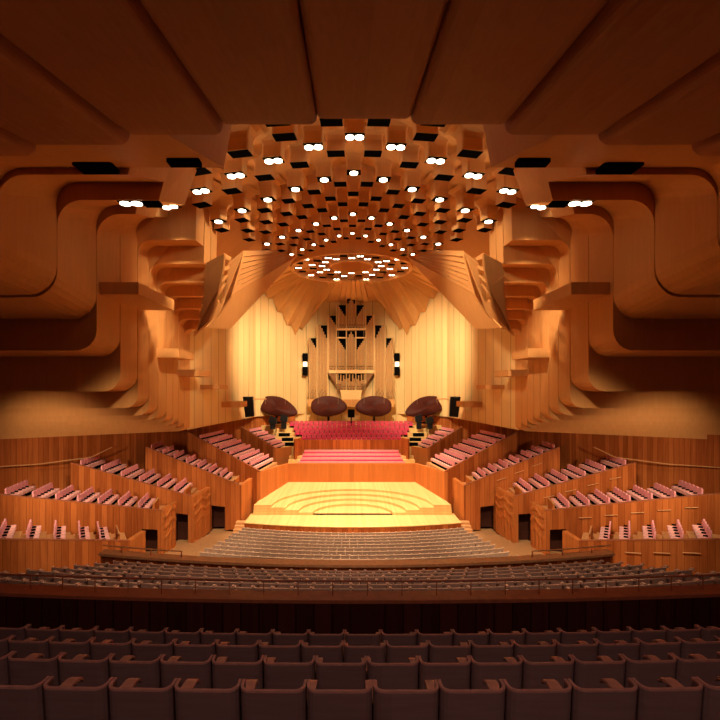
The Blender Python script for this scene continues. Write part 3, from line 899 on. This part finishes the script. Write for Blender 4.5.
# ------------------------------------------------------------------ reflector petals, speakers, monitors
def petal(label,pts,d,bul,cables):
    X=lambda p:(p[0]-351.1)*d/F; Z=lambda p:(HY-p[1])*d/F
    P=[(X(p),Z(p)) for p in pts]
    # smooth the outline (Chaikin twice)
    for _ in range(2):
        Q=[]
        for i in range(len(P)):
            a,b=P[i],P[(i+1)%len(P)]
            Q+=[(a[0]*.75+b[0]*.25,a[1]*.75+b[1]*.25),(a[0]*.25+b[0]*.75,a[1]*.25+b[1]*.75)]
        P=Q
    cx=sum(p[0] for p in P)/len(P); cz_0=sum(p[1] for p in P)/len(P)
    P=[(cx+(a-cx)*1.08,cz_0+(b-cz_0)*1.06) for a,b in P]
    t=thing('reflector_petal',label,'acoustic reflector',(cx,d,cz_0),'maroon reflector petals below the organ')
    m=MB(); L=[]
    for s,o in ((1.,0),(.9,-.08),(.7,-.18),(.35,-.26),(.04,-.28)):
        L.append([(cx+(x-cx)*s,d+bul*o+ (z-cz_0)*.45,cz_0+(z-cz_0)*s) for x,z in P])
    L2=[[(x,y+.1,z) for x,y,z in l] for l in L]
    m.loops(list(reversed(L))+L2[:]) 
    m.build('shell',M['petal'],t,smooth=True)
    for c in cables:
        xx=X((c,0)); m=MB(); m.tube((xx,d,cz_0+.3),(xx*.9,d-3,13.0),.014,5); m.build('cable',M['cable'],t)
    m=MB(); m.box(cx-.12,cx+.12,d-.1+.1,d+.15,cz_0-1.9,cz_0-.5); m.box(cx-.5,cx+.5,d-.2,d+.4,cz_0-2.0,cz_0-1.85); m.build('stand',M['black'],t)
p1=[(257,403),(261,398),(271,396),(283,398.5),(293,406.5),(297,413),(292,416),(280,416),(268,413.5),(260,408.5)]
p2=[(311.5,407),(313,400),(325,396),(337,397.5),(345.5,404),(345.5,410),(337,414.5),(325,416.5),(314,413)]
mir=lambda P:[(702.2-x,y) for x,y in P]
petal('tilted maroon oval reflector, far left of the four below the organ',p1,58.5,.8,[265,285])
petal('maroon oval reflector just left of centre below the organ',p2,60.5,.8,[318,338])
petal('maroon oval reflector just right of centre below the organ',mir(p2),60.5,.8,[364,384])
petal('tilted maroon oval reflector, far right of the four below the organ',mir(p1),58.5,.8,[417,437])
for sg,wd in ((-1,'left'),(1,'right')):
    d=50.2
    xx=lambda h:sg*h*d/F; zz=lambda y:(HY-y)*d/F
    t=thing('hanging_speaker','big black loudspeaker hung at the %s of the choir beside the maroon reflector'%wd,'speaker',(xx(104),d,zz(417)),'black loudspeakers beside the choir')
    q=[(109,397),(99,397),(98.,416.5),(106.5,417.5)]
    m=MB(); m.loft([(xx(h),d,zz(y)) for h,y in q],[(xx(h)+sg*.1,d+.9,zz(y)+.05) for h,y in q]); m.build('cabinet',M['blackgloss'],t)
    m=MB(); m.tube((xx(99),d+.3,zz(399)),(xx(94),d+5.,zz(400)),.06); m.build('bracket',M['cap'],t)
    m=MB(); m.tube((xx(104),d+.4,zz(397)),(xx(104)*.97,d,12.6),.018,5); m.build('cable',M['cable'],t)
    for k,(h,y) in enumerate(((79,420.5),(68,418.5))):
        d2=57.; x=sg*h*d2/F; z=(HY-y)*d2/F
        m=MB()
        q=[(x-.45,z-.25),(x+.45,z-.45),(x+.5,z+.25),(x-.3,z+.5)]
        if sg>0: q=[(2*x-a,b) for a,b in q]
        m.loft([(a,d2,b) for a,b in q],[(a,d2+.7,b) for a,b in q]); m.box(x-.3,x+.3,d2+.2,d2+.5,-4.9,z-.2)
        tag(m.build('wedge_monitor',M['blackgloss']),'black wedge monitor below the %s tilted maroon reflector, %s one'%(wd,['outer','inner'][k]),'speaker','black wedge monitors')
m=MB(); d=58.6; x=(351-351.1)*d/F
m.box(x-.42,x+.42,d,d+.5,(HY-417.5)*d/F,(HY-409.5)*d/F); m.box(x-.08,x+.08,d+.2,d+.35,-4.7,(HY-417)*d/F)
tag(m.build('centre_speaker',M['black']),'small black box speaker between the two central maroon reflectors','speaker')

# ------------------------------------------------------------------ lights
def spot(name,loc,tgt,e,ang,c=(1,.72,.42),blend=.6,size=.5):
    l=bpy.data.lights.new(name,'SPOT'); l.energy=e; l.color=c; l.spot_size=R_(ang); l.spot_blend=blend; l.shadow_soft_size=size
    o=bpy.data.objects.new(name,l); COL.objects.link(o); o.location=(loc[0],loc[1],loc[2]+CZ)
    import mathutils
    v=mathutils.Vector((tgt[0]-loc[0],tgt[1]-loc[1],tgt[2]-loc[2])); o.rotation_euler=v.to_track_quat('-Z','Y').to_euler()
    return o
def area(name,loc,tgt,e,sx,sy,c=(1,.72,.42)):
    l=bpy.data.lights.new(name,'AREA'); l.energy=e; l.color=c; l.shape='RECTANGLE'; l.size=sx; l.size_y=sy
    o=bpy.data.objects.new(name,l); COL.objects.link(o); o.location=(loc[0],loc[1],loc[2]+CZ)
    import mathutils
    v=mathutils.Vector((tgt[0]-loc[0],tgt[1]-loc[1],tgt[2]-loc[2])); o.rotation_euler=v.to_track_quat('-Z','Y').to_euler()
    return o
WARM=(1,.74,.44)
spot('stage_light',(0,47,12.6),(0,45,-10),26000,62,WARM,.5,1.0)
spot('choir_light',(0,52,12.7),(0,57,-6),7000,60,WARM,.6,.6)
spot('organ_light',(0,50.5,12.),(0,63.5,1),6000,50,WARM,.8,.5)
for sg in (-1,1):
    spot('front_light',(sg*2.2,30,12.8),(sg*2,44,-10),12000,52,WARM,.7,.5)
    spot('choir_wall_wash',(sg*1.5,42.,10.5),(sg*9.8,58.5,2),30000,62,(1,.78,.46),1.,1.)
    spot('side_wall_wash',(sg*10.4,27.6,10.1),(sg*13.2,38.,-1.5),7500,50,WARM,1.,.5)
    spot('fan_light',(sg*-3.,29.5,12.4),(sg*10.5,35,7),9000,50,WARM,1.,.6)
    spot('ledge_uplight',(sg*11.8,26.2,6.0),(sg*1.5,25.,13.5),1500,76,(1,.70,.40),1.,.5)
    spot('gallery_fill',(sg*18,20.8,-2.2),(sg*18.8,31,-5.4),4300,66,(1,.70,.4),1.,.5)  # added unseen lamp to light the lower stepped faces and box walls
    spot('box_front_fill',(sg*6.2,16.5,7.3),(sg*13.5,30,-9),13000,46,WARM,.6,.5)  # added lamp without a fitting, brightens the box fronts
    spot('stalls_light',(sg*4,22.5,11.5),(sg*3.5,31,-10),14000,60,WARM,.9,.6)
    spot('circle_fill',(sg*4,10.2,5.2),(sg*5,17,-5.5),1800,72,(1,.62,.42),.8,.4)  # added fill under the panel ends for the circle seat backs
    spot('rear_fill',(sg*2.5,-1.5,3.6),(sg*3,6,-3),760,120,(1,.58,.48),1.,.6)  # added fill behind the camera to lift the foreground seat backs
W=bpy.data.worlds.new('W'); SC.world=W; W.use_nodes=True
W.node_tree.nodes['Background'].inputs['Color'].default_value=(.9,.4,.2,1); W.node_tree.nodes['Background'].inputs['Strength'].default_value=.02

# ------------------------------------------------------------------ camera
cam=bpy.data.cameras.new('camera'); co=bpy.data.objects.new('camera',cam); COL.objects.link(co)
co.location=(-.33,0,CZ); co.rotation_euler=(pi/2,0,0)
cam.sensor_width=36; cam.sensor_fit='HORIZONTAL'; cam.lens=36*F/720
cam.shift_x=(360-348.6)/720; cam.shift_y=(HY-360)/720
cam.clip_end=300; cam.clip_start=.05
SC.camera=co
SC.view_settings.view_transform='Standard'; SC.view_settings.look='None'; SC.view_settings.gamma=1; SC.view_settings.use_curve_mapping=False
SC.view_settings.exposure=0.0
clean_normals()
for o in bpy.data.objects:
    if '_o' in o: del o['_o']
print('mid seats',nmid,'objects',len(bpy.data.objects))
